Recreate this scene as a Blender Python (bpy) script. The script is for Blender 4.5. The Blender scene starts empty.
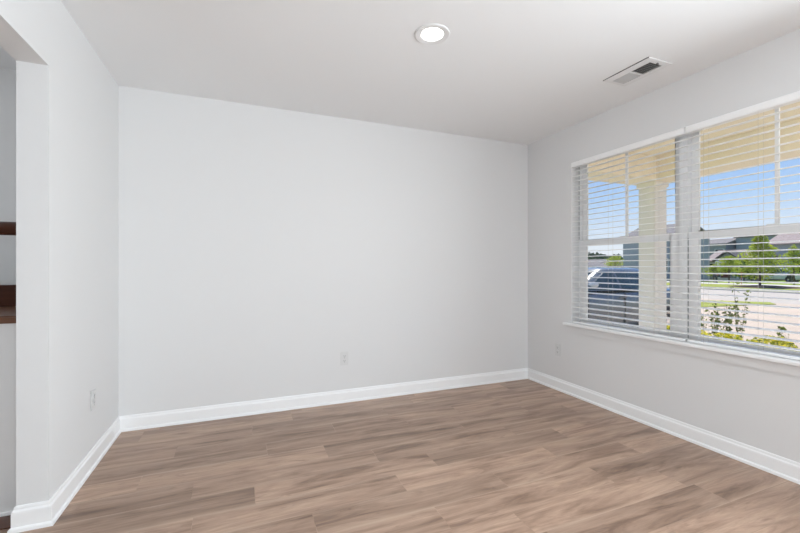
import bpy, bmesh, math, random
from mathutils import Vector, Matrix
random.seed(11)
PI = math.pi
C = bpy.context.scene.collection
S = bpy.context.scene

# ------------------------------------------------------------------ camera, sky, sun, big lights, exposure
cam = bpy.data.cameras.new('camera'); co = bpy.data.objects.new('camera', cam); C.objects.link(co)
EYE = 1.1556
co.location = (0, 0, EYE)
co.rotation_euler = (PI/2, 0, -math.radians(21.965))
cam.sensor_width = 36; cam.lens = 392.47/800*36; cam.shift_y = 0.0014
cam.clip_start = 0.02; cam.clip_end = 600
S.camera = co
S.view_settings.view_transform = 'Standard'; S.view_settings.look = 'None'
S.view_settings.gamma = 1; S.view_settings.exposure = 0.0; S.view_settings.use_curve_mapping = False
S.cycles.use_denoising = True
S.cycles.max_bounces = 10; S.cycles.diffuse_bounces = 6; S.cycles.transparent_max_bounces = 16
S.cycles.sample_clamp_indirect = 6

w = bpy.data.worlds.new('sky'); S.world = w; w.use_nodes = True
nt = w.node_tree; nt.nodes.clear()
out = nt.nodes.new('ShaderNodeOutputWorld'); bg = nt.nodes.new('ShaderNodeBackground')
tc = nt.nodes.new('ShaderNodeTexCoord'); sx = nt.nodes.new('ShaderNodeSeparateXYZ')
rp = nt.nodes.new('ShaderNodeValToRGB')
nt.links.new(tc.outputs['Generated'], sx.inputs[0]); nt.links.new(sx.outputs['Z'], rp.inputs[0])
e = rp.color_ramp.elements
e[0].position = 0.0; e[0].color = (0.95, 0.98, 1.0, 1)
e[1].position = 1.0; e[1].color = (0.10, 0.22, 0.62, 1)
for p, c in ((0.05, (0.82, 0.91, 1.0, 1)), (0.15, (0.48, 0.70, 1.0, 1)), (0.28, (0.25, 0.47, 0.95, 1))):
    k = e.new(p); k.color = c
nt.links.new(rp.outputs[0], bg.inputs[0]); bg.inputs[1].default_value = 0.95
nt.links.new(bg.outputs[0], out.inputs[0])

sl = bpy.data.lights.new('sun', 'SUN'); sl.energy = 5.8; sl.angle = 0.01; sl.color = (1.0, 0.95, 0.87)
so = bpy.data.objects.new('sun', sl); C.objects.link(so)
so.rotation_euler = Vector((-0.52, -0.50, -1.0)).to_track_quat('-Z', 'Y').to_euler()

def area(name, loc, aim, sxx, syy, power, col=(1, 1, 1)):
    l = bpy.data.lights.new(name, 'AREA'); l.shape = 'RECTANGLE'; l.size = sxx; l.size_y = syy
    l.energy = power; l.color = col
    o = bpy.data.objects.new(name, l); C.objects.link(o); o.location = loc
    o.rotation_euler = Vector(aim).to_track_quat('-Z', 'Y').to_euler()
    return o
# added fill lights, out of view, standing in for daylight; no windows built there
area('fill_rear', (1.0, -3.38, 1.35), (0, 1, 0.62), 2.6, 1.7, 100, (0.84, 0.93, 1.0))
area('fill_side', (2.72, -0.30, 1.30), (-1, 0.02, 0.06), 1.3, 1.3, 90, (0.86, 0.945, 1.0)).data.spread = math.radians(165)
area('fill_hall', (-3.3, 1.75, 1.3), (1, 0, -0.1), 0.8, 1.5, 23, (0.87, 0.945, 1.0))

pl = bpy.data.lights.new('porch_fill', 'POINT'); pl.energy = 24; pl.shadow_soft_size = 0.12; pl.color = (1.0, 0.97, 0.93)  # added fill light out of view, brightens porch and slats; no fixture
po = bpy.data.objects.new('porch_fill', pl); C.objects.link(po); po.location = (3.7, 0.5, 2.2)

# ------------------------------------------------------------------ materials
def mat(name, col, rough=0.5, metal=0.0, spec=0.5, noise=0.0, nscale=8.0, bump=0.0, bscale=60.0, emis=None, coat=0.0):
    m = bpy.data.materials.new(name); m.use_nodes = True
    n = m.node_tree; b = n.nodes['Principled BSDF']
    b.inputs['Base Color'].default_value = (*col, 1); b.inputs['Roughness'].default_value = rough
    b.inputs['Metallic'].default_value = metal; b.inputs['Specular IOR Level'].default_value = spec
    b.inputs['Coat Weight'].default_value = coat
    t = n.nodes.new('ShaderNodeTexCoord')
    if noise:
        x = n.nodes.new('ShaderNodeTexNoise'); x.inputs['Scale'].default_value = nscale; x.inputs['Detail'].default_value = 4
        r = n.nodes.new('ShaderNodeValToRGB')
        r.color_ramp.elements[0].position = 0.3; r.color_ramp.elements[1].position = 0.7
        r.color_ramp.elements[0].color = (*[c*(1-noise) for c in col], 1)
        r.color_ramp.elements[1].color = (*[min(1, c*(1+noise)) for c in col], 1)
        n.links.new(t.outputs['Object'], x.inputs['Vector']); n.links.new(x.outputs['Fac'], r.inputs[0])
        n.links.new(r.outputs[0], b.inputs['Base Color'])
    if bump:
        x = n.nodes.new('ShaderNodeTexNoise'); x.inputs['Scale'].default_value = bscale
        bp = n.nodes.new('ShaderNodeBump'); bp.inputs['Strength'].default_value = bump; bp.inputs['Distance'].default_value = 0.004
        n.links.new(t.outputs['Object'], x.inputs['Vector']); n.links.new(x.outputs['Fac'], bp.inputs['Height'])
        n.links.new(bp.outputs[0], b.inputs['Normal'])
    if emis:
        b.inputs['Emission Color'].default_value = (1, 0.98, 0.95, 1); b.inputs['Emission Strength'].default_value = emis
    return m

def lapped(name, col, axis, pitch, rough=0.6):
    """Boards: a saw-tooth bump across one axis, as lap siding or porch soffit."""
    m = mat(name, col, rough); n = m.node_tree; b = n.nodes['Principled BSDF']
    t = n.nodes.new('ShaderNodeTexCoord'); s = n.nodes.new('ShaderNodeSeparateXYZ')
    d = n.nodes.new('ShaderNodeMath'); d.operation = 'DIVIDE'; d.inputs[1].default_value = pitch
    f = n.nodes.new('ShaderNodeMath'); f.operation = 'FRACT'
    bp = n.nodes.new('ShaderNodeBump'); bp.inputs['Strength'].default_value = 0.9; bp.inputs['Distance'].default_value = 0.012
    n.links.new(t.outputs['Object'], s.inputs[0]); n.links.new(s.outputs[axis], d.inputs[0])
    n.links.new(d.outputs[0], f.inputs[0]); n.links.new(f.outputs[0], bp.inputs['Height']); n.links.new(bp.outputs[0], b.inputs['Normal'])
    return m

def glass(name, refl=0.05, tint=(1, 1, 1)):
    m = bpy.data.materials.new(name); m.use_nodes = True; n = m.node_tree; n.nodes.clear()
    o = n.nodes.new('ShaderNodeOutputMaterial'); mx = n.nodes.new('ShaderNodeMixShader')
    tr = n.nodes.new('ShaderNodeBsdfTransparent'); gl = n.nodes.new('ShaderNodeBsdfGlossy'); fr = n.nodes.new('ShaderNodeFresnel')
    fr.inputs[0].default_value = 1.28
    tr.inputs[0].default_value = (*tint, 1); gl.inputs['Roughness'].default_value = 0.02
    n.links.new(fr.outputs[0], mx.inputs[0]); n.links.new(tr.outputs[0], mx.inputs[1]); n.links.new(gl.outputs[0], mx.inputs[2])
    n.links.new(mx.outputs[0], o.inputs[0])
    return m

def leafmat(name, a, b):
    m = mat(name, a, 0.55, spec=0.3); n = m.node_tree; bs = n.nodes['Principled BSDF']
    at = n.nodes.new('ShaderNodeAttribute'); at.attribute_name = 'tone'
    mx = n.nodes.new('ShaderNodeMix'); mx.data_type = 'RGBA'
    mx.inputs['A'].default_value = (*a, 1); mx.inputs['B'].default_value = (*b, 1)
    n.links.new(at.outputs['Fac'], mx.inputs['Factor']); n.links.new(mx.outputs['Result'], bs.inputs['Base Color'])
    tl = n.nodes.new('ShaderNodeBsdfTranslucent'); n.links.new(mx.outputs['Result'], tl.inputs[0])
    ms = n.nodes.new('ShaderNodeMixShader'); ms.inputs[0].default_value = 0.4
    n.links.new(bs.outputs[0], ms.inputs[1]); n.links.new(tl.outputs[0], ms.inputs[2])
    n.links.new(ms.outputs[0], n.nodes['Material Output'].inputs[0])
    return m

def floormat():
    m = mat('vinyl_plank', (0.3, 0.2, 0.15), 0.42, spec=0.45); n = m.node_tree; b = n.nodes['Principled BSDF']; L = n.links
    at = n.nodes.new('ShaderNodeAttribute'); at.attribute_name = 'plank'
    t = n.nodes.new('ShaderNodeTexCoord')
    off = n.nodes.new('ShaderNodeVectorMath'); off.operation = 'SCALE'; off.inputs['Scale'].default_value = 37.0
    L.new(at.outputs['Color'], off.inputs[0])
    add = n.nodes.new('ShaderNodeVectorMath'); add.operation = 'ADD'
    L.new(t.outputs['Object'], add.inputs[0]); L.new(off.outputs[0], add.inputs[1])
    def nz(scale, det, rough, sc, dist=0.0):
        mp = n.nodes.new('ShaderNodeMapping'); mp.inputs['Scale'].default_value = sc
        L.new(add.outputs[0], mp.inputs[0])
        x = n.nodes.new('ShaderNodeTexNoise'); x.inputs['Scale'].default_value = scale; x.inputs['Detail'].default_value = det
        x.inputs['Roughness'].default_value = rough; x.inputs['Distortion'].default_value = dist
        L.new(mp.outputs[0], x.inputs['Vector']); return x
    g1 = nz(1.0, 6, 0.62, (1.7, 13, 1), 0.8)      # broad figure along the board
    g2 = nz(1.0, 4, 0.7, (7, 110, 1), 0.2)            # fine grain
    g3 = nz(1.0, 3, 0.55, (4.5, 20, 1), 1.3)      # knots and dark smudges
    r1 = n.nodes.new('ShaderNodeValToRGB'); cr = r1.color_ramp.elements
    cr[0].position = 0.30; cr[0].color = (0.175, 0.106, 0.072, 1)
    cr[1].position = 0.72; cr[1].color = (0.54, 0.375, 0.275, 1)
    k = cr.new(0.5); k.color = (0.385, 0.256, 0.185, 1)
    L.new(g1.outputs['Fac'], r1.inputs[0])
    def mix(mode, fac, a, bb):
        x = n.nodes.new('ShaderNodeMix'); x.data_type = 'RGBA'; x.blend_type = mode
        if isinstance(fac, float): x.inputs['Factor'].default_value = fac
        else: L.new(fac, x.inputs['Factor'])
        L.new(a, x.inputs['A'])
        if isinstance(bb, tuple): x.inputs['B'].default_value = bb
        else: L.new(bb, x.inputs['B'])
        return x.outputs['Result']
    r2 = n.nodes.new('ShaderNodeValToRGB'); r2.color_ramp.elements[0].position = 0.3; r2.color_ramp.elements[1].position = 0.7
    r2.color_ramp.elements[0].color = (0.72, 0.72, 0.72, 1); r2.color_ramp.elements[1].color = (1.2, 1.2, 1.2, 1)
    L.new(g2.outputs['Fac'], r2.inputs[0])
    c = mix('MULTIPLY', 0.55, r1.outputs[0], r2.outputs[0])
    r3 = n.nodes.new('ShaderNodeValToRGB'); r3.color_ramp.elements[0].position = 0.60; r3.color_ramp.elements[1].position = 0.76
    L.new(g3.outputs['Fac'], r3.inputs[0])
    f3 = n.nodes.new('ShaderNodeMath'); f3.operation = 'MULTIPLY'; f3.inputs[1].default_value = 0.55
    L.new(r3.outputs[0], f3.inputs[0])
    c = mix('MIX', f3.outputs[0], c, (0.17, 0.10, 0.07, 1))
    # board to board tone
    sp = n.nodes.new('ShaderNodeSeparateColor'); L.new(at.outputs['Color'], sp.inputs[0])
    mr = n.nodes.new('ShaderNodeMapRange'); mr.inputs['To Min'].default_value = 0.84; mr.inputs['To Max'].default_value = 1.16
    L.new(sp.outputs[0], mr.inputs['Value'])
    cb = n.nodes.new('ShaderNodeCombineColor')
    for i in range(3): L.new(mr.outputs[0], cb.inputs[i])
    c = mix('MULTIPLY', 1.0, c, cb.outputs[0])
    # printed pale streak along the long edges of the boards, broken up by noise
    def mth(op, a, v=None, b2=None):
        q = n.nodes.new('ShaderNodeMath'); q.operation = op; L.new(a, q.inputs[0])
        if v is not None: q.inputs[1].default_value = v
        if b2 is not None: L.new(b2, q.inputs[1])
        return q.outputs[0]
    ed = mth('POWER', mth('ABSOLUTE', mth('SUBTRACT', mth('MULTIPLY', at.outputs['Alpha'], 2.0), 1.0)), 7.0)
    g4 = nz(1.0, 2, 0.5, (1.1, 6, 1), 0.5)
    mk = n.nodes.new('ShaderNodeMapRange'); mk.inputs['From Min'].default_value = 0.42; mk.inputs['From Max'].default_value = 0.62
    mk.inputs['To Max'].default_value = 0.75; L.new(g4.outputs['Fac'], mk.inputs['Value'])
    c = mix('MIX', mth('MULTIPLY', ed, None, mk.outputs[0]), c, (0.56, 0.41, 0.31, 1))
    L.new(c, b.inputs['Base Color'])
    rr = n.nodes.new('ShaderNodeMapRange'); rr.inputs['To Min'].default_value = 0.27; rr.inputs['To Max'].default_value = 0.42
    L.new(g2.outputs['Fac'], rr.inputs['Value']); L.new(rr.outputs[0], b.inputs['Roughness'])
    bp = n.nodes.new('ShaderNodeBump'); bp.inputs['Strength'].default_value = 0.15; bp.inputs['Distance'].default_value = 0.001
    L.new(g2.outputs['Fac'], bp.inputs['Height']); L.new(bp.outputs[0], b.inputs['Normal'])
    return m

def woodmat(name, a, b, rough=0.35):
    m = mat(name, a, rough); n = m.node_tree; t = n.nodes.new('ShaderNodeTexCoord')
    mp = n.nodes.new('ShaderNodeMapping'); mp.inputs['Scale'].default_value = (3, 40, 40)
    x = n.nodes.new('ShaderNodeTexNoise'); x.inputs['Scale'].default_value = 1; x.inputs['Detail'].default_value = 5
    r = n.nodes.new('ShaderNodeValToRGB'); r.color_ramp.elements[0].color = (*a, 1); r.color_ramp.elements[1].color = (*b, 1)
    n.links.new(t.outputs['Object'], mp.inputs[0]); n.links.new(mp.outputs[0], x.inputs['Vector'])
    n.links.new(x.outputs['Fac'], r.inputs[0]); n.links.new(r.outputs[0], n.nodes['Principled BSDF'].inputs['Base Color'])
    return m

M = dict(
    wall=mat('wall_paint', (0.755, 0.755, 0.755), 0.75, spec=0.25, bump=0.06, bscale=180),
    ceil=mat('ceiling_paint', (0.86, 0.865, 0.87), 0.9, spec=0.1, bump=0.08, bscale=120),
    trim=mat('trim_paint', (0.92, 0.925, 0.93), 0.3),
    vinyl=mat('white_vinyl', (0.90, 0.905, 0.91), 0.4),
    seal=mat('grey_weatherstrip', (0.16, 0.17, 0.18), 0.7),
    slat=mat('white_blind_slat', (0.95, 0.95, 0.945), 0.3),
    cord=mat('blind_cord', (0.62, 0.59, 0.53), 0.8),
    outletm=mat('outlet_plastic', (0.70, 0.70, 0.695), 0.4),
    plastic=mat('white_plastic', (0.78, 0.78, 0.78), 0.35),
    dark=mat('dark_slot', (0.03, 0.03, 0.03), 0.7),
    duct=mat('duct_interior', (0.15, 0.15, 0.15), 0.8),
    ventl=mat('vent_louvre_enamel', (0.58, 0.58, 0.58), 0.5),
    ventm=mat('vent_enamel', (0.78, 0.78, 0.78), 0.4),
    lens=mat('lamp_lens', (0.9, 0.9, 0.9), 0.4, emis=7.0),
    floor=floormat(),
    hallfloor=woodmat('cherry_floor', (0.05, 0.018, 0.009), (0.11, 0.040, 0.02)),
    stain=woodmat('dark_stained_wood', (0.030, 0.009, 0.005), (0.085, 0.026, 0.013), 0.3),
    ledge=woodmat('brown_stained_wood', (0.12, 0.06, 0.038), (0.20, 0.10, 0.065), 0.3),
    pane=glass('window_glass'),
    soffit=lapped('tan_soffit', (0.85, 0.77, 0.62), 'Y', 0.10),
    beam=mat('tan_beam', (0.84, 0.76, 0.62), 0.6),
    column=mat('cream_column', (0.76, 0.73, 0.69), 0.55),
    concrete=mat('pale_concrete', (0.53, 0.43, 0.33), 0.9, noise=0.08, nscale=1.2),
    walkc=mat('sidewalk_concrete', (0.58, 0.55, 0.51), 0.9, noise=0.06, nscale=2),
    porchc=mat('porch_concrete', (0.70, 0.66, 0.60), 0.85, noise=0.05, nscale=2),
    asphalt=mat('pale_asphalt', (0.46, 0.415, 0.355), 0.9, noise=0.06, nscale=2),
    lawn=mat('lawn_grass', (0.25, 0.34, 0.04), 0.9, noise=0.35, nscale=1.5, spec=0.1),
    verge=mat('verge_grass', (0.30, 0.33, 0.07), 0.9, noise=0.3, nscale=1.5, spec=0.1),
    mulch=mat('brown_mulch', (0.085, 0.05, 0.035), 0.95, noise=0.4, nscale=9),
    bark=mat('tree_bark', (0.12, 0.085, 0.06), 0.9, noise=0.3, nscale=14),
    stem=mat('green_brown_stem', (0.16, 0.12, 0.06), 0.8),
    leaf=leafmat('tree_leaves', (0.18, 0.28, 0.03), (0.72, 0.76, 0.13)),
    leafd=leafmat('dark_tree_leaves', (0.05, 0.115, 0.02), (0.17, 0.28, 0.05)),
    leafy=leafmat('yellow_green_leaves', (0.20, 0.27, 0.02), (0.92, 0.82, 0.08)),
    leafs=leafmat('sprig_leaves', (0.09, 0.11, 0.03), (0.28, 0.36, 0.08)),
    leaff=leafmat('far_wood_leaves', (0.045, 0.09, 0.06), (0.10, 0.17, 0.11)),
    bluesid=lapped('blue_grey_siding', (0.32, 0.355, 0.42), 'Z', 0.18),
    greysid=lapped('grey_siding', (0.25, 0.265, 0.30), 'Z', 0.18),
    tansid=lapped('tan_siding', (0.46, 0.42, 0.38), 'Z', 0.18),
    shingle=mat('grey_shingle', (0.21, 0.195, 0.19), 0.9, noise=0.15, nscale=3),
    shinglep=mat('pinkish_shingle', (0.36, 0.29, 0.265), 0.9, noise=0.12, nscale=3),
    shingled=mat('dark_shingle', (0.10, 0.095, 0.10), 0.9, noise=0.15, nscale=3),
    whitep=mat('white_exterior_paint', (0.75, 0.75, 0.74), 0.6),
    darkgl=mat('dark_window_glass', (0.02, 0.025, 0.03), 0.08),
    doorm=mat('dark_red_door', (0.16, 0.05, 0.04), 0.5),
    carblue=mat('blue_grey_car_paint', (0.13, 0.155, 0.165), 0.25, metal=0.1, coat=0.8),
    carwhite=mat('pale_car_paint', (0.60, 0.63, 0.67), 0.3, coat=0.6),
    carglass=mat('car_glass', (0.012, 0.045, 0.05), 0.04, spec=0.8),
    chrome=mat('chrome', (0.85, 0.85, 0.86), 0.12, metal=1.0),
    tyre=mat('tyre_rubber', (0.022, 0.022, 0.024), 0.8),
    blackp=mat('black_plastic', (0.025, 0.026, 0.028), 0.5),
    redl=mat('red_lamp', (0.45, 0.02, 0.02), 0.2),
    boxm=mat('dark_green_metal', (0.03, 0.038, 0.042), 0.5),
    orange=mat('orange_stake_paint', (0.55, 0.17, 0.06), 0.6),
)

# ------------------------------------------------------------------ mesh helpers
class MB:
    def __init__(s): s.v = []; s.f = []
    def add(s, vs, fs):
        n = len(s.v); s.v += [tuple(v) for v in vs]; s.f += [tuple(i+n for i in f) for f in fs]
    def box(s, x0, y0, z0, x1, y1, z1):
        s.add([(x0,y0,z0),(x1,y0,z0),(x1,y1,z0),(x0,y1,z0),(x0,y0,z1),(x1,y0,z1),(x1,y1,z1),(x0,y1,z1)],
              [(3,2,1,0),(4,5,6,7),(0,1,5,4),(1,2,6,5),(2,3,7,6),(3,0,4,7)])
        return s
    def prism(s, pts, fn):
        """pts: polygon of 2-D points; fn(p, k) gives the 3-D point on cap k=0/1."""
        n = len(pts)
        s.add([fn(p, 0) for p in pts] + [fn(p, 1) for p in pts],
              [tuple(range(n-1, -1, -1)), tuple(range(n, 2*n))] + [(i, (i+1) % n, n+(i+1) % n, n+i) for i in range(n)])
        return s
    def loft(s, rings, cap=True):
        n = len(rings[0]); k = len(rings)
        fs = [(r*n+i, r*n+(i+1) % n, (r+1)*n+(i+1) % n, (r+1)*n+i) for r in range(k-1) for i in range(n)]
        if cap: fs += [tuple(range(n-1, -1, -1)), tuple(range((k-1)*n, k*n))]
        s.add([p for r in rings for p in r], fs); return s
    def tube(s, pts, rad, n=6):
        rings = []
        pts = [Vector(p) for p in pts]
        for i, p in enumerate(pts):
            d = (pts[min(i+1, len(pts)-1)] - pts[max(i-1, 0)]).normalized()
            a = d.orthogonal().normalized(); b = d.cross(a)
            if i:                                   # keep the ring from twisting
                a = (pa - d*pa.dot(d)).normalized(); b = d.cross(a)
            pa = a
            r = rad[i] if isinstance(rad, (list, tuple)) else rad
            rings.append([p + (a*math.cos(2*PI*j/n) + b*math.sin(2*PI*j/n))*r for j in range(n)])
        return s.loft(rings)
    def lathe(s, prof, fn, n=32, closed=False):
        """prof: (r, h) points; fn(r cos, r sin, h) -> 3-D."""
        rings = [[fn(r*math.cos(2*PI*j/n), r*math.sin(2*PI*j/n), h) for r, h in prof] for j in range(n)]
        k = len(prof); vs = [p for r in rings for p in r]
        m = k if closed else k-1
        fs = [(j*k+i, j*k+(i+1) % k, ((j+1) % n)*k+(i+1) % k, ((j+1) % n)*k+i) for j in range(n) for i in range(m)]
        s.add(vs, fs); return s
    def mesh(s, name, m, bevel=0, smooth=False, recalc=True):
        me = bpy.data.meshes.new(name); me.from_pydata(s.v, [], s.f)
        bm = bmesh.new(); bm.from_mesh(me)
        bmesh.ops.remove_doubles(bm, verts=bm.verts, dist=1e-6)
        if recalc: bmesh.ops.recalc_face_normals(bm, faces=bm.faces)
        if bevel:
            ed = [e for e in bm.edges if len(e.link_faces) == 2 and e.calc_face_angle(0) > 0.6]
            bmesh.ops.bevel(bm, geom=ed, offset=bevel, segments=2, affect='EDGES', clamp_overlap=True)
        bm.to_mesh(me); bm.free()
        me.materials.append(M[m])
        if smooth:
            for p in me.polygons: p.use_smooth = True
            if smooth is not True: me.set_sharp_from_angle(angle=smooth)
        return me
    def build(s, name, m, parent=None, bevel=0, smooth=False, recalc=True):
        o = bpy.data.objects.new(name, s.mesh(name, m, bevel, smooth, recalc)); C.objects.link(o)
        if parent is not None: o.parent = parent
        return o

def struct(o): o['kind'] = 'structure'; return o
def tag(o, label, cat, group=None, kind=None):
    o['label'] = label; o['category'] = cat
    if group: o['group'] = group
    if kind: o['kind'] = kind
    return o
def thing(name, label, cat, loc=(0, 0, 0), rz=0, group=None):
    o = bpy.data.objects.new(name, None); C.objects.link(o); o.location = loc; o.rotation_euler = (0, 0, rz)
    o.empty_display_size = 0.2
    return tag(o, label, cat, group)
def copy_tree(o, parent=None):
    c = o.copy(); C.objects.link(c)
    if parent is not None: c.parent = parent
    for ch in list(o.children): copy_tree(ch, c)
    return c

# ------------------------------------------------------------------ room shell
H = 2.44
XL, XR, YB, YF = -0.806, 2.778, 3.31, -3.5
T = 0.114                 # inner wall thickness
JY = 2.232               # end of the left wall at the opening
HEAD = 2.066
XO = 2.93                # outer face of the window wall
WY0, WY1, WZ0, WZ1 = 0.837, 2.723, 0.655, 2.105
FY0, FY1, FZ0, FZ1 = WY0-.028, WY1+.028, 0.628, 2.178       # the frame runs on above the return and below the stool

# floor: every board a face, its own tone
def floor_mesh():
    rows = {}
    jo = {3.15: [-.638], 2.808: [-.384], 2.637: [.148], 2.466: [-.509], 2.295: [-.237], 2.124: [.062], 1.782: [.307], 1.611: [.861], 1.44: [1.186]}
    bm = bmesh.new(); lay = bm.loops.layers.float_color.new('plank')
    pitch = 0.171; y = 2.808 + pitch/2 + 3*pitch
    gap = 0.0010
    while y > YF:
        mid = y - pitch/2
        key = min(jo, key=lambda k: abs(k-mid))
        x = jo[key][0] if abs(key-mid) < 0.03 else random.uniform(0, 1)
        x -= math.ceil((x - (-3.4)) / 1.0) * 1.0
        while x < XR:
            x0, x1 = max(x, -3.4), min(x+1.0, XR); y0, y1 = max(y-pitch, YF), min(y, YB)
            if x1 - x0 > 0.02 and y1 > y0:
                c = (random.random(), random.random(), random.random(), 1)
                vs = [bm.verts.new(p) for p in ((x0+gap, y0+gap, 0), (x1-gap, y0+gap, 0), (x1-gap, y1-gap, 0), (x0+gap, y1-gap, 0))]
                f = bm.faces.new(vs)
                for l in f.loops: l[lay] = (*c[:3], 0.0 if l.vert.co.y < (y0+y1)/2 else 1.0)
            x += 1.0
        y -= pitch
    # bed under the boards, and the joint colour
    vs = [bm.verts.new(p) for p in ((-3.4, YF, -.0012), (XR, YF, -.0012), (XR, YB, -.0012), (-3.4, YB, -.0012))]
    f = bm.faces.new(vs)
    for l in f.loops: l[lay] = (0.0, 0.3, 0.6, 1)
    me = bpy.data.meshes.new('floor'); bm.to_mesh(me); bm.free(); me.materials.append(M['floor'])
    o = bpy.data.objects.new('floor', me); C.objects.link(o); return struct(o)
floor_mesh()
struct(MB().box(-3.4, YF-.1, -.3, XR, YB+.1, -.02).build('floor_slab', 'walkc'))
struct(MB().box(-3.5, YF-.1, H, XO, YB+.12, H+.15).build('ceiling', 'ceil'))
struct(MB().box(-3.5, YB, 0, XO, YB+.12, H).build('wall_back', 'wall'))
struct(MB().box(-3.5, YF-.12, 0, XO, YF, H).build('wall_front', 'wall'))
struct(MB().box(-3.52, YF, 0, -3.4, YB, H).build('wall_hall', 'wall'))
wl = MB(); wl.box(XL-T, JY, 0, XL, YB, H); wl.box(XL-T, 0.35, HEAD, XL, JY, H); wl.box(XL-T, YF, 0, XL, 0.35, H)
struct(wl.build('wall_left', 'wall'))
# window wall with its opening
wr = MB()
for z0, z1, y0, y1 in ((0, WZ0, YF, YB), (WZ1, H, YF, YB), (WZ0, WZ1, YF, WY0), (WZ0, WZ1, WY1, YB)):
    wr.box(XR, y0, z0, 2.868, y1, z1)
for z0, z1, y0, y1 in ((0, FZ0, YF, YB), (FZ1, H, YF, YB), (FZ0, FZ1, YF, FY0), (FZ0, FZ1, FY1, YB)):
    wr.box(2.868, y0, z0, XO, y1, z1)
struct(wr.build('wall_right', 'wall'))

# baseboards: colonial profile with a quarter-round shoe
BP = [(0, 0.107), (0.004, 0.107), (0.0065, 0.100), (0.007, 0.093), (0.012, 0.085), (0.013, 0.078), (0.013, 0.020),
      (0.017, 0.018), (0.021, 0.013), (0.0225, 0.0), (0, 0)]
def baseboard(name, a, b, nrm, ma, mb):
    """a, b: ends on the wall line; nrm: into the room; ma, mb: shift of the end along the wall per unit of offset (mitre)."""
    a, b, nrm = Vector(a), Vector(b), Vector(nrm); d = (b-a).normalized(); m = MB()
    def ring(p, s): return [(p.x + nrm.x*u + d.x*s*u, p.y + nrm.y*u + d.y*s*u, z) for u, z in BP]
    m.loft([ring(a, ma), ring(b, mb)])
    return struct(m.build(name, 'trim'))
baseboard('baseboard_back', (XL, YB), (XR, YB), (0, -1), 1, -1)
baseboard('baseboard_right', (XR, YF), (XR, YB), (-1, 0), 1, -1)
baseboard('baseboard_left', (XL, JY), (XL, YB), (1, 0), -1, -1)
baseboard('baseboard_jamb', (XL-T, JY), (XL, JY), (0, -1), -1, 1)
baseboard('baseboard_front', (XL, YF), (XR, YF), (0, 1), 1, -1)

# hall beyond the opening: low white wall, wooden ledge on it, rail above
HY = 2.385
struct(MB().box(-3.4, HY, 0, XL-T, HY+.1, 0.895).build('wall_low', 'wall'))
hb = MB(); hb.box(-3.4, HY-.012, 0.0, XL-T, HY, 0.018); struct(hb.build('baseboard_hall', 'trim'))
struct(MB().box(-3.4, JY+.03, 0.0005, XL-T, HY-.012, 0.004).build('trim_1', 'hallfloor'))
lg = thing('wooden_ledge', 'brown stained wooden ledge with dark upstand on low white wall beyond left opening', 'ledge', (-1.9, HY, 0.895))
MB().box(-1.5, -.012, 0, .962, .60, .035).build('ledge_top', 'ledge', lg, bevel=.006)
MB().box(-1.5, .58, .035, .962, .60, .16).build('upstand', 'stain', lg)
rl = thing('wooden_rail', 'dark rounded wooden rail on the grey wall above the brown ledge', 'rail', (-1.9, HY, 1.34))
pr = [(.034*math.cos(t)*1.0, .032*math.sin(t)) for t in [2*PI*i/16 for i in range(16)]]
MB().prism(pr, lambda p, k: (-1.5 if k == 0 else .962, p[0]+.02, p[1])).build('rail', 'stain', rl, smooth=0.8)
for bx in (-1.0, 0.2):
    MB().tube([(bx, .03, -.02), (bx, .10, -.06), (bx, YB-HY, -.06)], .010, 8).build('bracket', 'stain', rl, smooth=True)

# ------------------------------------------------------------------ twin window
FX0, FX1 = 2.868, XO
ZM = 1.38
def window(name, y0, y1, lead):
    root = bpy.data.objects.new(name, None); C.objects.link(root); root['kind'] = 'structure'
    root.location = (FX0, (y0+y1)/2, FZ0)
    ox, oy, oz = root.location
    def B(m, x0, ya, z0, x1, yb, z1): m.box(x0-ox, ya-oy, z0-oz, x1-ox, yb-oy, z1-oz)
    fw = 0.030
    m = MB()
    B(m, FX0, y0, FZ0, FX1, y0+fw, FZ1); B(m, FX0, y1-fw, FZ0, FX1, y1, FZ1)
    B(m, FX0, y0+fw, FZ0, FX1, y1-fw, FZ0+.022); B(m, FX0, y0+fw, FZ1-.03, FX1, y1-fw, FZ1)
    m.build('frame', 'vinyl', root, bevel=.002)
    a, b = y0+fw, y1-fw
    # dark joint where the frame meets the return, and between the two frames
    m = MB()
    if lead: B(m, FX0-.0012, WY1-.0045, ZM+.03, FX0, WY1-.0005, WZ1-.001)
    else: B(m, FX0-.0012, 1.7725, WZ0+.001, FX0, 1.7765, 1.36)
    m.build('joint', 'seal', root)
    for kind, x0, x1, z0, z1, rb, rt in (('lower', 2.876, 2.906, FZ0+.022, 1.402, .032, .048), ('upper', 2.910, 2.928, 1.358, FZ1-.03, .05, .03)):
        st = .064 if kind == 'lower' else .048
        s = MB(); B(s, x0, a, z0, x1, a+st, z1); B(s, x0, b-st, z0, x1, b, z1)
        B(s, x0, a+st, z0, x1, b-st, z0+rb); B(s, x0, a+st, z1-rt, x1, b-st, z1)
        so_ = s.build('sash', 'vinyl', root, bevel=.003)
        g = MB(); xm = (x0+x1)/2
        B(g, xm-.002, a+st-.004, z0+rb-.004, xm+.002, b-st+.004, z1-rt+.004); g.build('pane', 'pane', so_)
        if kind == 'upper':
            q = MB(); B(q, x0+.003, (a+b)/2-.010, z0+rb, x1-.003, (a+b)/2+.010, z1-rt); q.build('muntin', 'vinyl', so_)
        else:
            q = MB(); B(q, x0-.010, (a+b)/2-.03, z1-.004, x0+.012, (a+b)/2+.03, z1+.010); q.build('sash_lock', 'vinyl', so_, bevel=.003)
    return root
WM = 1.81
window('window_1', WM, FY1, 1)
window('window_2', FY0, WM, 0)
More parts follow.
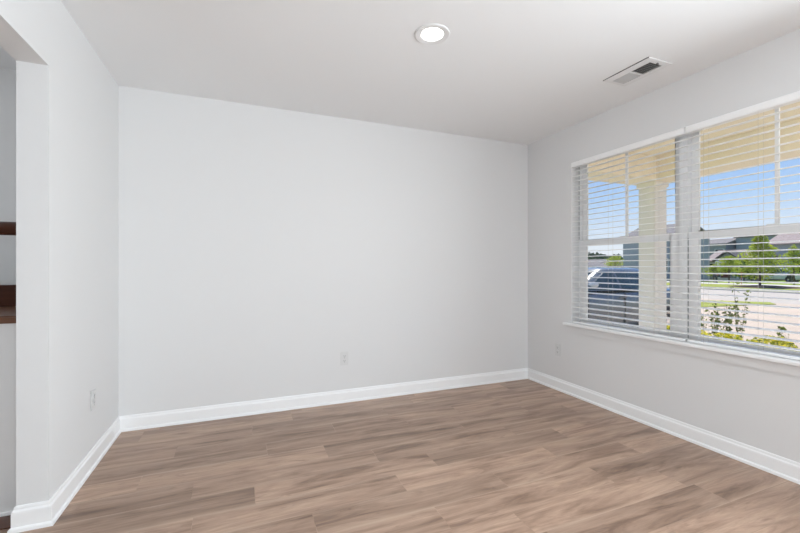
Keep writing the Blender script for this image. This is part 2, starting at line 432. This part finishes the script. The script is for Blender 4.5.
# stool and apron
m = MB(); m.box(XR-.046, WY0-.065, WZ0-.022, FX0, WY1+.065, WZ0)
# cut back to the wall beside the opening: horns only in front of the wall
m = MB(); m.box(XR-.046, WY0-.065, WZ0-.022, XR, WY1+.065, WZ0); m.box(XR, WY0, WZ0-.022, FX0, WY1, WZ0)
struct(m.build('trim_2', 'trim', bevel=.004))
struct(MB().box(XR-.012, WY0-.04, WZ0-.085, XR, WY1+.04, WZ0-.022).build('trim_3', 'wall', bevel=.003))

# ------------------------------------------------------------------ blinds
def blind(label, y0, y1, ladders):
    cx = 2.806                       # slat centre line, inside the opening
    o = thing('window_blind', label, 'blind', (cx, (y0+y1)/2, WZ0), group='white blinds in the twin window')
    oy = (y0+y1)/2; h0, h1 = y0-oy, y1-oy
    top = WZ1 - WZ0
    MB().box(-.022, h0, top-.040, .026, h1, top-.002).build('headrail', 'slat', o)
    v = MB(); v.prism([(-.034, top-.044), (-.026, top-.044), (-.026, top-.001), (-.034, top-.001), (-.037, top-.008), (-.037, top-.036)],
                      lambda p, k: (p[0], (h0-.0, h1)[k], p[1])); v.build('valance', 'slat', o)
    pitch = .0455; sm = MB(); z = top-.076; tilt = math.tan(math.radians(5.0))
    while z > .05:
        pts = []
        n = 6
        for i in range(n+1):
            x = -.025 + .05*i/n; crown = .0022*(1-(x/.025)**2)
            pts.append((x, z + x*tilt + crown))
        for i in range(n, -1, -1):
            x = -.025 + .05*i/n; crown = .0022*(1-(x/.025)**2)
            pts.append((x, z + x*tilt + crown - .0028))
        sm.prism(pts, lambda p, k: (p[0], (h0+.003, h1-.003)[k], p[1]))
        z -= pitch
    sm.build('slats', 'slat', o, smooth=0.7)
    MB().box(-.025, h0+.003, .0012, .025, h1-.003, .017).build('bottom_rail', 'slat', o, bevel=.003)
    for ly in ladders:
        c = MB(); y = ly-oy
        for x in (-.0265, .0265): c.tube([(x, y, .010), (x, y, top-.04)], .0007, 4)
        c.build('ladder_cord', 'cord', o)
    return o
BG = 1.735
blind('white slatted blind open in the left window pane, in front of parked blue car', BG+.003, WY1-.004, (2.34, 1.955))
blind('white slatted blind open in the right window pane, in front of the trees', WY0+.004, BG-.003, (1.625, 1.335, 0.98))

# ------------------------------------------------------------------ ceiling light, vent, outlets
ld = thing('recessed_light', 'round white recessed ceiling light, switched on', 'ceiling light', (.972, 1.936, H))
MB().lathe([(.060, -.0025), (.064, -.003), (.084, -.007), (.091, -.0075), (.095, -.005), (.096, 0), (.060, 0)], lambda x, y, h: (x, y, h), 48, True).build('trim_ring', 'plastic', ld, smooth=0.6)
MB().lathe([(.0, -.0035), (.060, -.0035)], lambda x, y, h: (x, y, h), 48).build('lens', 'lens', ld)

vt = thing('ceiling_vent', 'white rectangular louvred air vent in the ceiling near the window', 'vent', (2.405, 1.812, H))
m = MB(); fx, fy, ix, iy = .104, .164, .055, .134
for a in (((-fx, -fy), (fx, -fy), (ix, -iy), (-ix, -iy)), ((fx, -fy), (fx, fy), (ix, iy), (ix, -iy)),
          ((fx, fy), (-fx, fy), (-ix, iy), (ix, iy)), ((-fx, fy), (-fx, -fy), (-ix, -iy), (-ix, iy))):
    zz = (-.006, -.006, -.010, -.010)
    m.add([(p[0], p[1], zz[i]) for i, p in enumerate(a)] + [(p[0], p[1], 0) for p in a],
          [(0, 1, 2, 3), (7, 6, 5, 4), (0, 4, 5, 1), (2, 6, 7, 3)])
m.build('frame', 'ventm', vt)
MB().box(-ix, -iy, -.0015, ix, iy, -.0005).build('duct_backing', 'duct', vt)
for sgn, y0, y1 in ((1, -iy, -.004), (-1, .004, iy)):
    l = MB(); y = y0 + .006
    while y < y1 - .004:
        dy = .0060*sgn
        l.add([(-ix, y-dy, -.0105), (ix, y-dy, -.0105), (ix, y+dy, -.0020), (-ix, y+dy, -.0020),
               (-ix, y-dy+.0012, -.0105), (ix, y-dy+.0012, -.0105), (ix, y+dy+.0012, -.0020), (-ix, y+dy+.0012, -.0020)],
              [(0, 1, 2, 3), (7, 6, 5, 4), (0, 4, 5, 1), (2, 6, 7, 3), (1, 5, 6, 2), (0, 3, 7, 4)])
        y += .0165
    l.build('louvres', 'ventl', vt)
MB().box(-fx-.0035, -fy, -.004, -fx, fy, 0).build('edge_shade', 'duct', vt)  # dark strip added to draw the shadow line along the frame's edge
MB().box(-ix, -.004, -.011, ix, .004, -.002).build('centre_bar', 'ventm', vt)
MB().box(-.006, -iy-.012, -.018, .006, -iy-.004, -.008).build('damper_lever', 'duct', vt)

def outlet_at(label, loc, rz):
    o = thing('wall_outlet', label, 'outlet', loc, rz, 'white wall outlets')
    # local: -y faces the room
    MB().box(-.035, -.006, -.0585, .035, 0, .0585).build('cover_plate', 'outletm', o, bevel=.003)
    for dz in (.0205, -.0205):
        pts = [(.0165*math.cos(t), dz + max(-.0135, min(.0135, .0175*math.sin(t)))) for t in [2*PI*i/24 for i in range(24)]]
        s = MB().prism(pts, lambda p, k: (p[0], (-.006, -.0085)[k], p[1])).build('socket', 'outletm', o)
        q = MB()
        for x in (-.0065, .0065): q.box(x-.0012, -.0089, dz-.001, x+.0012, -.0084, dz+.008)
        q.box(-.0025, -.0089, dz-.0105, .0025, -.0084, dz-.006); q.build('slots', 'dark', s)
    MB().lathe([(0, 0), (.003, 0), (.003, .001), (0, .0014)], lambda x, y, h: (x, -.006-h, y), 10).build('screw', 'chrome', o)
    return o
o1 = outlet_at('white duplex outlet low on the long back wall', (.818, YB, .375), 0)
o2 = copy_tree(o1); o2.location = (XR, 2.885, .380); o2.rotation_euler = (0, 0, -PI/2)
o2['label'] = 'white duplex outlet low on the right wall, left of the window sill'
o3 = copy_tree(o1); o3.location = (XL, 2.79, .385); o3.rotation_euler = (0, 0, PI/2)
o3['label'] = 'white duplex outlet low on the short left wall'

# ------------------------------------------------------------------ porch
GZ = -0.35
struct(MB().box(XO, -2.5, GZ, 5.40, 3.85, -.12).build('porch_floor', 'porchc'))
struct(MB().box(XO, -2.5, 2.58, 5.42, 3.85, 2.68).build('porch_ceiling', 'soffit'))
pb = MB(); pb.box(4.925, -2.5, 2.288, 5.305, 3.81, 2.579); struct(pb.build('porch_beam', 'beam', bevel=.004))
pb = MB(); pb.box(XO, 3.43, 2.288, 4.925, 3.81, 2.579); struct(pb.build('porch_beam', 'beam', bevel=.004))
struct(MB().box(XO-.1, -2.6, 2.68, 5.6, 4.0, 2.9).build('porch_roof', 'shingle'))
pc = thing('porch_column', 'square cream porch column standing outside the left window pane', 'column', (5.115, 3.62, -.12))
MB().box(-.115, -.115, 0, .115, .115, 2.408).build('shaft', 'column', pc, bevel=.006)
MB().box(-.14, -.14, 0, .14, .14, .16).build('base', 'column', pc, bevel=.01)
MB().box(-.135, -.135, 2.34, .135, .135, 2.408).build('capital', 'column', pc, bevel=.01)

# ------------------------------------------------------------------ grounds
def slab(name, pts, z, m, th=.05):
    return struct(MB().prism(pts, lambda p, k: (p[0], p[1], z-th if k == 0 else z)).build(name, m))
slab('lawn', [(-20, -60), (300, -140), (300, 260), (-20, 120)], GZ-.06, 'lawn', .3)
slab('driveway', [(5.45, -30), (21, -30), (21.02, 9.9), (19.5, 40), (2.95, 40), (2.95, 3.9), (5.45, 3.9)], GZ, 'concrete')
slab('grass_island', [(21.1, 9.72), (19.3, 11.6), (18.6, 40), (14.5, 40), (15.7, 9.6), (20.2, 9.1)], GZ+.02, 'verge')
slab('road', [(19.5, 40), (19.6, 90), (30, 90), (30, -60), (21.02, -60), (21.02, 9.9)], GZ+.0, 'asphalt')
slab('verge', [(30.0, -60), (39, -60), (39, 90), (30.0, 90)], GZ+.05, 'verge', .1)
slab('curb', [(29.8, -60), (30.0, -60), (30.0, 90), (29.8, 90)], GZ+.06, 'walkc', .1)
slab('sidewalk', [(39.01, -60), (42.2, -60), (42.2, 90), (39.01, 90)], GZ+.06, 'walkc', .1)

# ------------------------------------------------------------------ plants
def leaves(name, m, pts, size, parent=None, flat=0.0):
    bm = bmesh.new(); lay = bm.loops.layers.float.new('tone')
    for p, tone in pts:
        p = Vector(p); s = size*random.uniform(.6, 1.3)
        q = Vector((random.gauss(0, 1), random.gauss(0, 1), random.gauss(0, 1)+flat)).normalized()
        a = q.orthogonal().normalized(); a.rotate(Matrix.Rotation(random.uniform(0, 2*PI), 3, q)); b = q.cross(a)
        vs = [bm.verts.new(v) for v in (p - a*s, p - b*s*.5 + q*s*.12, p + a*s, p + b*s*.5 + q*s*.12)]
        f = bm.faces.new(vs)
        for l in f.loops: l[lay] = max(0, min(1, tone + random.uniform(-.25, .25)))
    me = bpy.data.meshes.new(name); bm.to_mesh(me); bm.free(); me.materials.append(M[m])
    o = bpy.data.objects.new(name, me); C.objects.link(o)
    if parent is not None: o.parent = parent
    return o

def tree(label, loc, h, rad, clear, m, n=1800, leaf=.10, cone=.5, group=None, name='young_tree', trunk=.07):
    o = thing(name, label, 'tree', loc, group=group)
    MB().tube([(0, 0, -.05), (.02, .01, clear), (0, .03, h*.7), (.01, 0, h*.95)], [trunk, trunk*.8, trunk*.45, trunk*.15], 8).build('trunk', 'bark', o, smooth=True)
    tips = []
    br = MB()
    nb = 16
    for i in range(nb):
        f = (i+.5)/nb; z0 = clear + (h-clear)*f*.85
        prof = (math.sin(PI*min(1, (f*.80+.16)))**.7) * (1-cone*f)
        r = rad*prof*random.uniform(.75, 1.1); a = i*2.4+random.uniform(-.3, .3)
        tip = Vector((r*math.cos(a), r*math.sin(a), z0 + r*.35))
        br.tube([(0, 0, z0-.1), tip*.55 + Vector((0, 0, z0*.45-.02)), tip], [trunk*.35, trunk*.22, trunk*.08], 5)
        tips += [(tip, max(.22*rad, r*.55)), (Vector((tip.x*.55, tip.y*.55, z0+r*.2)), max(.25*rad, r*.5))]
    tips.append((Vector((0, 0, h*.93)), rad*.22))
    br.build('branches', 'bark', o)
    pts = []
    for k in range(n):
        c, r = random.choice(tips)
        d = Vector((random.gauss(0, 1), random.gauss(0, 1), random.gauss(0, .75))).normalized()*r*random.random()**.4
        pts.append((c+d, .5 + .1*random.gauss(0, 1)))
    leaves('foliage', m, pts, leaf, o, .6)
    return o

def at(u, d):
    """ground point seen in column u of the photograph at depth d along the optical axis"""
    x = (u-400)/392.47; s, c = math.sin(math.radians(21.965)), math.cos(math.radians(21.965))
    return ((c*x+s)*d, (-s*x+c)*d)

# across the street
x, y = at(760, 29.5); tree('large bright green young tree on a mulch bed beside the road, its crown broad', (x, y, GZ+.05), 4.3, 1.5, .55, 'leaf', 2300, .12, .78, 'street trees', trunk=.09)
ml = MB(); ml.lathe([(0, .16), (.5, .13), (1.0, .08), (1.5, .0)], lambda a, b, h: (a*1.35, b*1.5, h), 24)
mo = ml.build('mulch_bed', 'mulch', smooth=True); mo.location = (x, y-.3, GZ+.045); tag(mo, 'dark mulch bed under the large bright green tree', 'mulch', kind='stuff')
x, y = at(794, 36); tree('slender green tree on the lawn at the far right edge of the view', (x, y, GZ-.06), 3.7, 1.15, .9, 'leaf', 1100, .12, .7, 'street trees')
x, y = at(729, 39.5); tree('low bright green tree with thin dark trunk before the gabled house', (x, y, GZ-.06), 2.75, 1.1, 1.1, 'leaf', 1000, .12, .4, 'street trees')
x, y = at(714, 41.5); tree('small bushy tree hiding the white porch posts of the gabled house', (x, y, GZ-.06), 1.9, .8, .6, 'leaf', 800, .11, .35, 'street trees')
x, y = at(744, 42); tree('dark green shrubby tree behind the low bright green tree', (x, y, GZ-.06), 2.3, 1.3, .4, 'leafd', 1200, .12, .3, 'street trees')
x, y = at(615, 49); tree('small yellow green tree seen above the roof of the blue car', (x, y, GZ-.06), 3.1, 1.15, 1.5, 'leaf', 650, .12, .4, 'street trees')
# far wood behind the left pane
for i, (u, d, hh, rr) in enumerate(((580.5, 168, 8.6, 3.0), (585, 128, 6.6, 2.3), (589, 178, 8.8, 3.0), (593, 138, 6.7, 2.4), (597, 188, 9.0, 3.1), (601, 148, 6.9, 2.6), (605, 198, 8.6, 3.2), (609.5, 158, 6.5, 2.6), (614, 212, 8.8, 3.1), (618.5, 142, 6.4, 2.5))):
    x, y = at(u, d); tree('dark bluish tree in the distant tree line beyond the far roofs', (x, y, GZ-.06), hh, rr, .6, 'leaff', 500, .5, .2, 'distant tree line', 'distant_tree', .3)

# shrubs below the window
def low_shrub(label, x, y, h, r, n=1500):
    o = thing('yellow_green_shrub', label, 'shrub', (x, y, GZ), group='yellow green shrubs under the window')
    st = MB(); tips = []
    for i in range(9):
        a = random.uniform(0, 2*PI); q = random.uniform(.3, 1)*r
        tip = (q*math.cos(a), q*math.sin(a), h*random.uniform(.7, .95)); tips.append(Vector(tip))
        st.tube([(0, 0, 0), (tip[0]*.4, tip[1]*.4, tip[2]*.5), tip], [.006, .005, .002], 5)
    st.build('stems', 'stem', o)
    pts = []
    for k in range(n):
        a = random.uniform(0, 2*PI); q = r*random.random()**.5; z = h*(1-.3*(q/r)**2)*(1-.62*random.random()**2)
        pts.append(((q*math.cos(a), q*math.sin(a), z+random.uniform(-.02, .03)), random.random()))
    leaves('foliage', 'leafy', pts, .026, o, 1.2)
    return o
names = ['mostly hidden behind the window mullion', 'at the foot of the tall twiggy sprigs', 'right of the tall twiggy sprigs', 'at the right edge of the view',
         'glimpsed between the porch column and the window mullion']
ys = [3.55, 3.10, 2.65, 2.20, 4.00]
for i, yv in enumerate(ys):
    low_shrub('low yellow green leafy shrub ' + names[i], 5.80 + random.uniform(-.03, .03), yv, .675+random.uniform(-.02, .02), .305)

def sprig(label, x, y, h, lean, n, m='leafs', ls=.026):
    o = thing('twiggy_shrub', label, 'shrub', (x, y, GZ), group='tall twiggy sprigs outside the window')
    st = MB(); pts = []
    for k in range(n):
        a = random.uniform(0, 2*PI); L = h*random.uniform(.72, 1.0) if k else h; sp = lean*random.uniform(.3, 1)
        p = [Vector((sp*math.cos(a)*f**1.5, sp*math.sin(a)*f**1.5, L*f)) for f in (0, .25, .5, .75, 1)]
        st.tube(p, [.006, .005, .004, .003, .0015], 5)
        for j in range(60):
            f = random.uniform(.42, 1.02); i0 = min(3, int(f*4)); q = p[i0].lerp(p[i0+1], f*4-i0)
            pts.append((q + Vector((random.gauss(0, .022), random.gauss(0, .022), random.gauss(0, .01))), random.random()))
    st.build('stems', 'stem', o); leaves('foliage', m, pts, ls, o, .3)
    return o
def at_x(u, X):
    x, y = at(u, 1.0); return X, y/x*X
for label, u, X, h, lean, n in (
        ('tallest twiggy shrub with a spire reaching over the grass island', 739, 6.50, 1.30, .10, 3),
        ('twiggy shrub of dark small leaves left of the tallest spire', 719, 6.50, .98, .16, 4),
        ('short twiggy shrub between the two taller twiggy shrubs', 728, 6.65, .93, .14, 4),
        ('twiggy sprig right at the edge of the window mullion', 704, 6.45, .82, .08, 2),
        ('thin lone sprig rising from the shrubs right of the spire', 778, 6.35, .74, .05, 1),
        ('thin low sprig at the right edge of the view', 790, 6.25, .66, .05, 1)):
    sprig(label, *at_x(u, X), h, lean, n)
tag(struct(MB().box(5.42, .2, GZ-.02, 7.0, 4.4, GZ+.02).build('garden_bed', 'mulch')), 'mulched bed along the porch', 'garden bed', kind='structure')

# ------------------------------------------------------------------ cars
def make_car(label, loc, rz, paint):
    o = thing('parked_car', label, 'car', loc, rz); o.scale = (1, 1, .92)
    # lower body: stations (x, half width, bottom, shoulder/bonnet height)
    stn = [(2.30, .62, .42, .68), (2.24, .76, .30, .80), (2.0, .88, .24, .93), (1.5, .92, .22, 1.0), (1.0, .93, .22, 1.07), (.4, .93, .22, 1.09),
           (-.4, .93, .22, 1.10), (-1.2, .93, .22, 1.12), (-1.8, .92, .24, 1.13), (-2.15, .87, .30, 1.10), (-2.28, .78, .36, .98)]
    rings = []
    for x, hw, zb, zt in stn:
        half = [(hw*.0, zb), (hw*.82, zb), (hw*.95, zb+.06), (hw*.985, zb+.22), (hw, zb+(zt-zb)*.55), (hw*.985, zb+(zt-zb)*.78), (hw*.94, zt-.04), (hw*.86, zt), (0, zt+.03)]
        rings.append([(x, p[0], p[1]) for p in half] + [(x, -p[0], p[1]) for p in half[-2:0:-1]])
    b = MB().loft(rings).build('body', paint, o, smooth=0.9)
    sub = b.modifiers.new('smooth', 'SUBSURF'); sub.levels = sub.render_levels = 1
    # wheel wells, wheels
    for wx in (1.42, -1.38):
        for sy in (1, -1):
            MB().lathe([(0, 0), (.40, 0), (.40, .02), (0, .02)], lambda a, c, h: (wx+a, sy*(.905+h*1.6), .36+c), 28).build('wheel_arch', 'blackp', o)
            wv = MB().lathe([(.20, -.10), (.30, -.11), (.345, -.08), (.35, 0), (.345, .07), (.30, .10), (.22, .09), (.20, .07)], lambda a, c, h: (wx+a, sy*(.86+h), .35+c), 28, True).build('wheel', 'tyre', o, smooth=0.8)
            r = MB(); r.lathe([(.165, .06), (.215, .085), (.215, .05), (.165, .05)], lambda a, c, h: (wx+a, sy*(.86+h), .35+c), 28, True)
            for k in range(5):
                t = 2*PI*k/5; u, v = math.cos(t), math.sin(t)
                r.add([(wx+u*rr - v*ww, sy*(.86+hh), .35+v*rr + u*ww) for rr, ww, hh in ((.03, .03, .085), (.03, -.03, .085), (.19, -.02, .075), (.19, .02, .075))] +
                      [(wx+u*rr - v*ww, sy*(.86+hh), .35+v*rr + u*ww) for rr, ww, hh in ((.03, .03, .05), (.03, -.03, .05), (.19, -.02, .05), (.19, .02, .05))],
                      [(0, 1, 2, 3), (7, 6, 5, 4), (0, 4, 5, 1), (1, 5, 6, 2), (2, 6, 7, 3), (3, 7, 4, 0)])
            r.lathe([(0, .09), (.05, .088), (.05, .05)], lambda a, c, h: (wx+a, sy*(.86+h), .35+c), 14)
            r.build('rim', 'chrome', wv)
    # cabin: base and roof outlines
    zb, zr = 1.12, 1.60
    base = [(1.08, .60), (1.00, .80), (-.4, .855), (-1.45, .82), (-1.78, .66)]
    roof = [(.24, .50), (.14, .60), (-.4, .645), (-.90, .62), (-1.08, .52)]
    def P(i, f, sy=1, off=0):
        a, c = base[i], roof[i]
        return (a[0]+(c[0]-a[0])*f, sy*(a[1]+(c[1]-a[1])*f + off), zb+(zr-zb)*f - (0 if f < .99 else .0))
    def ring(f, dz=0, ins=1.0): return [P(i, f) for i in range(5)] + [P(i, f, -1) for i in range(4, -1, -1)]
    rings = [ring(0), ring(.5), ring(.92)]
    top = [(p[0]*.97-.02, p[1]*.93, zr+.012) for p in ring(1)]; top2 = [(p[0]*.80-.14, p[1]*.55, zr+.04) for p in ring(1)]
    MB().loft(rings + [top, top2]).build('cabin', paint, o, smooth=0.9)
    # glass
    def quad(m, pts, n):
        n = Vector(n)*.006
        m.add([Vector(p)-n for p in pts] + [Vector(p)+n for p in pts], [(0, 1, 2, 3), (7, 6, 5, 4), (0, 4, 5, 1), (1, 5, 6, 2), (2, 6, 7, 3), (3, 7, 4, 0)])
    def side(x0b, x1b, x0t, x1t, sy):
        def S(x, f):                          # on the side wall at height fraction f
            seg = [P(i, f) for i in range(1, 4)]
            for a, c in zip(seg[:-1], seg[1:]):
                if c[0] <= x <= a[0]:
                    t = (x-a[0])/(c[0]-a[0]); return (x, sy*(a[1]+(c[1]-a[1])*t+.004), a[2])
            q = seg[0] if x > seg[0][0] else seg[-1]; return (x, sy*(q[1]+.004), q[2])
        m = MB(); n = 5
        for k in range(n):
            a, c = k/n, (k+1)/n
            quad(m, [S(x0b+(x1b-x0b)*a, .06), S(x0b+(x1b-x0b)*c, .06), S(x0t+(x1t-x0t)*c, .86), S(x0t+(x1t-x0t)*a, .86)], (0, sy, .3))
        m.build('side_window', 'carglass', o)
    for sy in (1, -1):
        side(-.06, .84, -.06, .20, sy); side(-.98, -.12, -.80, -.12, sy); side(-1.36, -1.04, -.94, -.86, sy)
    m = MB(); quad(m, [(P(0, .06)[0]+.008, P(0, .06)[1]*.96, P(0, .06)[2]), (P(0, .06)[0]+.008, -P(0, .06)[1]*.96, P(0, .06)[2]),
                       (P(0, .88)[0]+.008, -P(0, .88)[1]*.96, P(0, .88)[2]), (P(0, .88)[0]+.008, P(0, .88)[1]*.96, P(0, .88)[2])], (.5, 0, .8)); m.build('windscreen', 'carglass', o)
    m = MB(); quad(m, [(P(4, .10)[0]-.008, -P(4, .1)[1]*.94, P(4, .1)[2]), (P(4, .10)[0]-.008, P(4, .1)[1]*.94, P(4, .1)[2]),
                       (P(4, .86)[0]-.008, P(4, .86)[1]*.94, P(4, .86)[2]), (P(4, .86)[0]-.008, -P(4, .86)[1]*.94, P(4, .86)[2])], (-.8, 0, .5)); m.build('rear_window', 'carglass', o)
    for sy in (1, -1):
        # mirrors, handles, sills, lamps, roof rails
        rg = []
        for k, (yy, s) in enumerate(((.86, .25), (.93, .6), (.99, .85), (1.04, .75), (1.07, .4))):
            rg.append([(.86+.10*s*math.cos(t), sy*yy, 1.27+.075*s*math.sin(t)) for t in [2*PI*i/12 for i in range(12)]])
        MB().loft(rg).build('side_mirror', 'carwhite', o, smooth=True)
        for hx in (-.02, -.98): MB().box(hx-.10, sy*.925-.012, .955, hx+.10, sy*.925+.02*sy+.006, .985).build('door_handle', paint, o, bevel=.005)
        MB().box(-1.0, sy*.90-.02, .22, 1.0, sy*.90+.035*sy, .34).build('sill', 'blackp', o, bevel=.01)
        for sxx in (.93, -.09, -1.01): MB().box(sxx-.004, sy*.90, .40, sxx+.004, sy*.934, 1.05).build('door_seam', 'blackp', o)
        MB().box(2.02, sy*.80-.10, .70, 2.27, sy*.80+.04, .82).build('headlight', 'chrome', o, bevel=.03)
        MB().box(-2.26, sy*.76-.10, .86, -2.08, sy*.76+.08, 1.06).build('tail_light', 'redl', o, bevel=.03)
    MB().box(2.20, -.45, .46, 2.315, .45, .64).build('grille', 'blackp', o, bevel=.02)
    MB().box(-2.34, -.75, .34, -2.18, .75, .56).build('rear_bumper', 'blackp', o, bevel=.03)
    return o
make_car('blue grey car with bright door mirror parked on the driveway outside the left pane', (7.28, 6.72, GZ), PI, 'carblue')
x, y = at(775, 42.5); make_car('pale small car parked far across the street between two trees', (x, y, GZ-.06), PI/2+.2, 'carwhite')

# ------------------------------------------------------------------ houses across the street
def house(label, x0, x1, y0, y1, eave, ridge, axis, wallm, roofm, over=.35, wins=(), door=None, posts=(), name='house', gable=None, group=None):
    """axis: direction of the ridge."""
    o = thing(name, label, 'house', ((x0+x1)/2, (y0+y1)/2, GZ-.06), group=group)
    ax, ay = (x1-x0)/2, (y1-y0)/2; e, r = eave, ridge
    m = MB()
    if axis == 'y': m.prism([(-ax, 0), (ax, 0), (ax, e), (0, r-.1), (-ax, e)], lambda p, k: (p[0], (-ay, ay)[k], p[1]))
    else: m.prism([(-ay, 0), (ay, 0), (ay, e), (0, r-.1), (-ay, e)], lambda p, k: ((-ax, ax)[k], p[0], p[1]))
    m.build('walls', wallm, o)
    a, b = (ax, ay) if axis == 'y' else (ay, ax)
    sl = (r-e)/a; pts = [(-a-over, e-sl*over), (0, r), (a+over, e-sl*over), (a+over, e-sl*over+.16), (0, r+.18), (-a-over, e-sl*over+.16)]
    m = MB(); m.prism(pts, (lambda p, k: (p[0], (-b-over, b+over)[k], p[1])) if axis == 'y' else (lambda p, k: ((-b-over, b+over)[k], p[0], p[1])))
    m.build('roof', roofm, o)
    for wy, wz, ww, wh in wins:
        f = MB().box(-ax-.05, wy-ww/2-.09, wz-wh/2-.09, -ax+.01, wy+ww/2+.09, wz+wh/2+.09).build('window', 'whitep', o)
        g = MB(); g.box(-ax-.06, wy-ww/2, wz+.03, -ax-.045, wy+ww/2, wz+wh/2); g.box(-ax-.06, wy-ww/2, wz-wh/2, -ax-.045, wy+ww/2, wz-.03); g.build('pane', 'darkgl', f)
    if door is not None:
        d = MB().box(-ax-.06, door-.5, .2, -ax+.01, door+.5, 2.3).build('door', 'doorm', o); 
    if gable:
        gy, gw, gd, ge, gr, gm = gable                    # a front porch gable: centre, half width, depth, eave, ridge
        pts = [(-gw-.3, ge-.1), (0, gr), (gw+.3, ge-.1), (gw+.3, ge+.06), (0, gr+.18), (-gw-.3, ge+.06)]
        MB().prism(pts, lambda p, k: ((-ax-gd, 0)[k], gy+p[0], p[1])).build('porch_roof', gm, o)
        MB().prism([(-gw, ge), (gw, ge), (0, gr-.05)], lambda p, k: ((-ax-gd+.2, -ax-gd+.3)[k], gy+p[0], p[1])).build('gable_panel', wallm, o)
        MB().box(-ax-gd+.1, gy-gw, ge-.3, -ax-gd+.35, gy+gw, ge).build('porch_fascia', 'whitep', o)
        for py in posts: MB().box(-ax-gd+.1, gy+py-.13, 0, -ax-gd+.36, gy+py+.13, ge-.28).build('post', 'whitep', o)
        MB().box(-ax-gd, gy-gw-.1, 0, -ax, gy+gw+.1, .25).build('porch_step', 'walkc', o)
    return o
def yat(u, X):
    x, y = at(u, 1.0); return y/x*X
# gabled bungalow at the left of the right pane
X = 58.0
house('bungalow with pinkish roof, dark front gable and white porch posts across the street', X, X+6, yat(752, X), yat(707, X), 2.45, 3.75, 'y', 'greysid', 'shinglep',
      wins=((2.0, 1.5, .9, 1.2), (-2.0, 1.5, .9, 1.2)), door=.3, posts=(-1.0, 1.0), gable=(-.6, 1.3, 1.6, 2.45, 3.55, 'shingled'))
X = 74.0
house('tall grey house with grey roof left of the large blue grey house', X, X+7, yat(726, X), yat(698, X), 5.5, 6.4, 'y', 'greysid', 'shingle', over=.25,
      wins=((2.4, 1.7, 1.2, 1.6), (-1.2, 4.0, 1.2, 1.2)))
X = 76.0
house('large blue grey house rising behind the bright green tree', X, X+8, yat(786, X), yat(736, X), 6.5, 7.5, 'y', 'bluesid', 'shingle', over=.25,
      wins=((2.9, 1.7, 1.2, 1.6), (-2.5, 1.7, 1.2, 1.6)), door=0)
X = 66.0
house('blue house with wide pinkish roof at the right edge of the view', X, X+8, yat(850, X), yat(768, X), 4.7, 6.3, 'y', 'bluesid', 'shinglep',
      wins=((3, 1.7, 1.2, 1.6), (0.5, 1.7, 1.2, 1.6)), door=-2)
X = 47.0
house('plain slate blue house with grey roof seen behind the porch column', X, X+7, yat(672, X), yat(623, X), 5.35, 6.9, 'y', 'bluesid', 'shingle', over=.3,
      wins=((-2.2, 1.9, 1.0, 1.4),), door=-.6)
for i, (u0, u1, X, e, r, lb) in enumerate(((572, 596, 92, 2.0, 3.8, 'low distant house with grey roof at the left of the far tree line'),
                                   (597, 624, 80, 1.8, 3.25, 'low distant house with pale grey roof beside the small yellow green tree'))):
    house(lb, X, X+9, yat(u1, X), yat(u0, X), e, r, 'y', 'tansid', 'shingle', wins=((3, 1.3, 1.2, 1.2), (-3, 1.3, 1.2, 1.2)), door=0)

# street furniture
x, y = at(716.5, 38); mbx = thing('mailbox', 'dark mailbox on a post beside the sidewalk left of the bright tree', 'mailbox', (x, y, GZ+.06), group='roadside mailboxes')
MB().box(-.07, -.07, 0, .07, .07, .55).build('post', 'boxm', mbx)
pp = [(.17*math.cos(t), .14+.17*math.sin(t)) for t in [PI*i/10 for i in range(11)]] + [(-.17, -.08), (.17, -.08)]
MB().prism(pp, lambda p, k: ((-.28, .28)[k], p[0], .60+p[1])).build('box', 'boxm', mbx)
MB().box(-.20, -.19, .70, -.10, -.17, .86).build('flag', 'redl', mbx)
x, y = at(790.5, 38); m2 = copy_tree(mbx); m2.location = (x, y, GZ+.06); m2['label'] = 'dark mailbox on a post at the right edge of the view beside the sidewalk'
x, y = at(741.5, 34); sk = thing('marker_stake', 'thin orange marker stake in the verge between mailbox and large tree', 'stake', (x, y, GZ+.05))
MB().tube([(0, 0, 0), (.01, .02, 1.1)], .022, 6).build('rod', 'orange', sk); MB().box(-.02, -.06, .95, .02, .06, 1.12).build('flag', 'orange', sk)
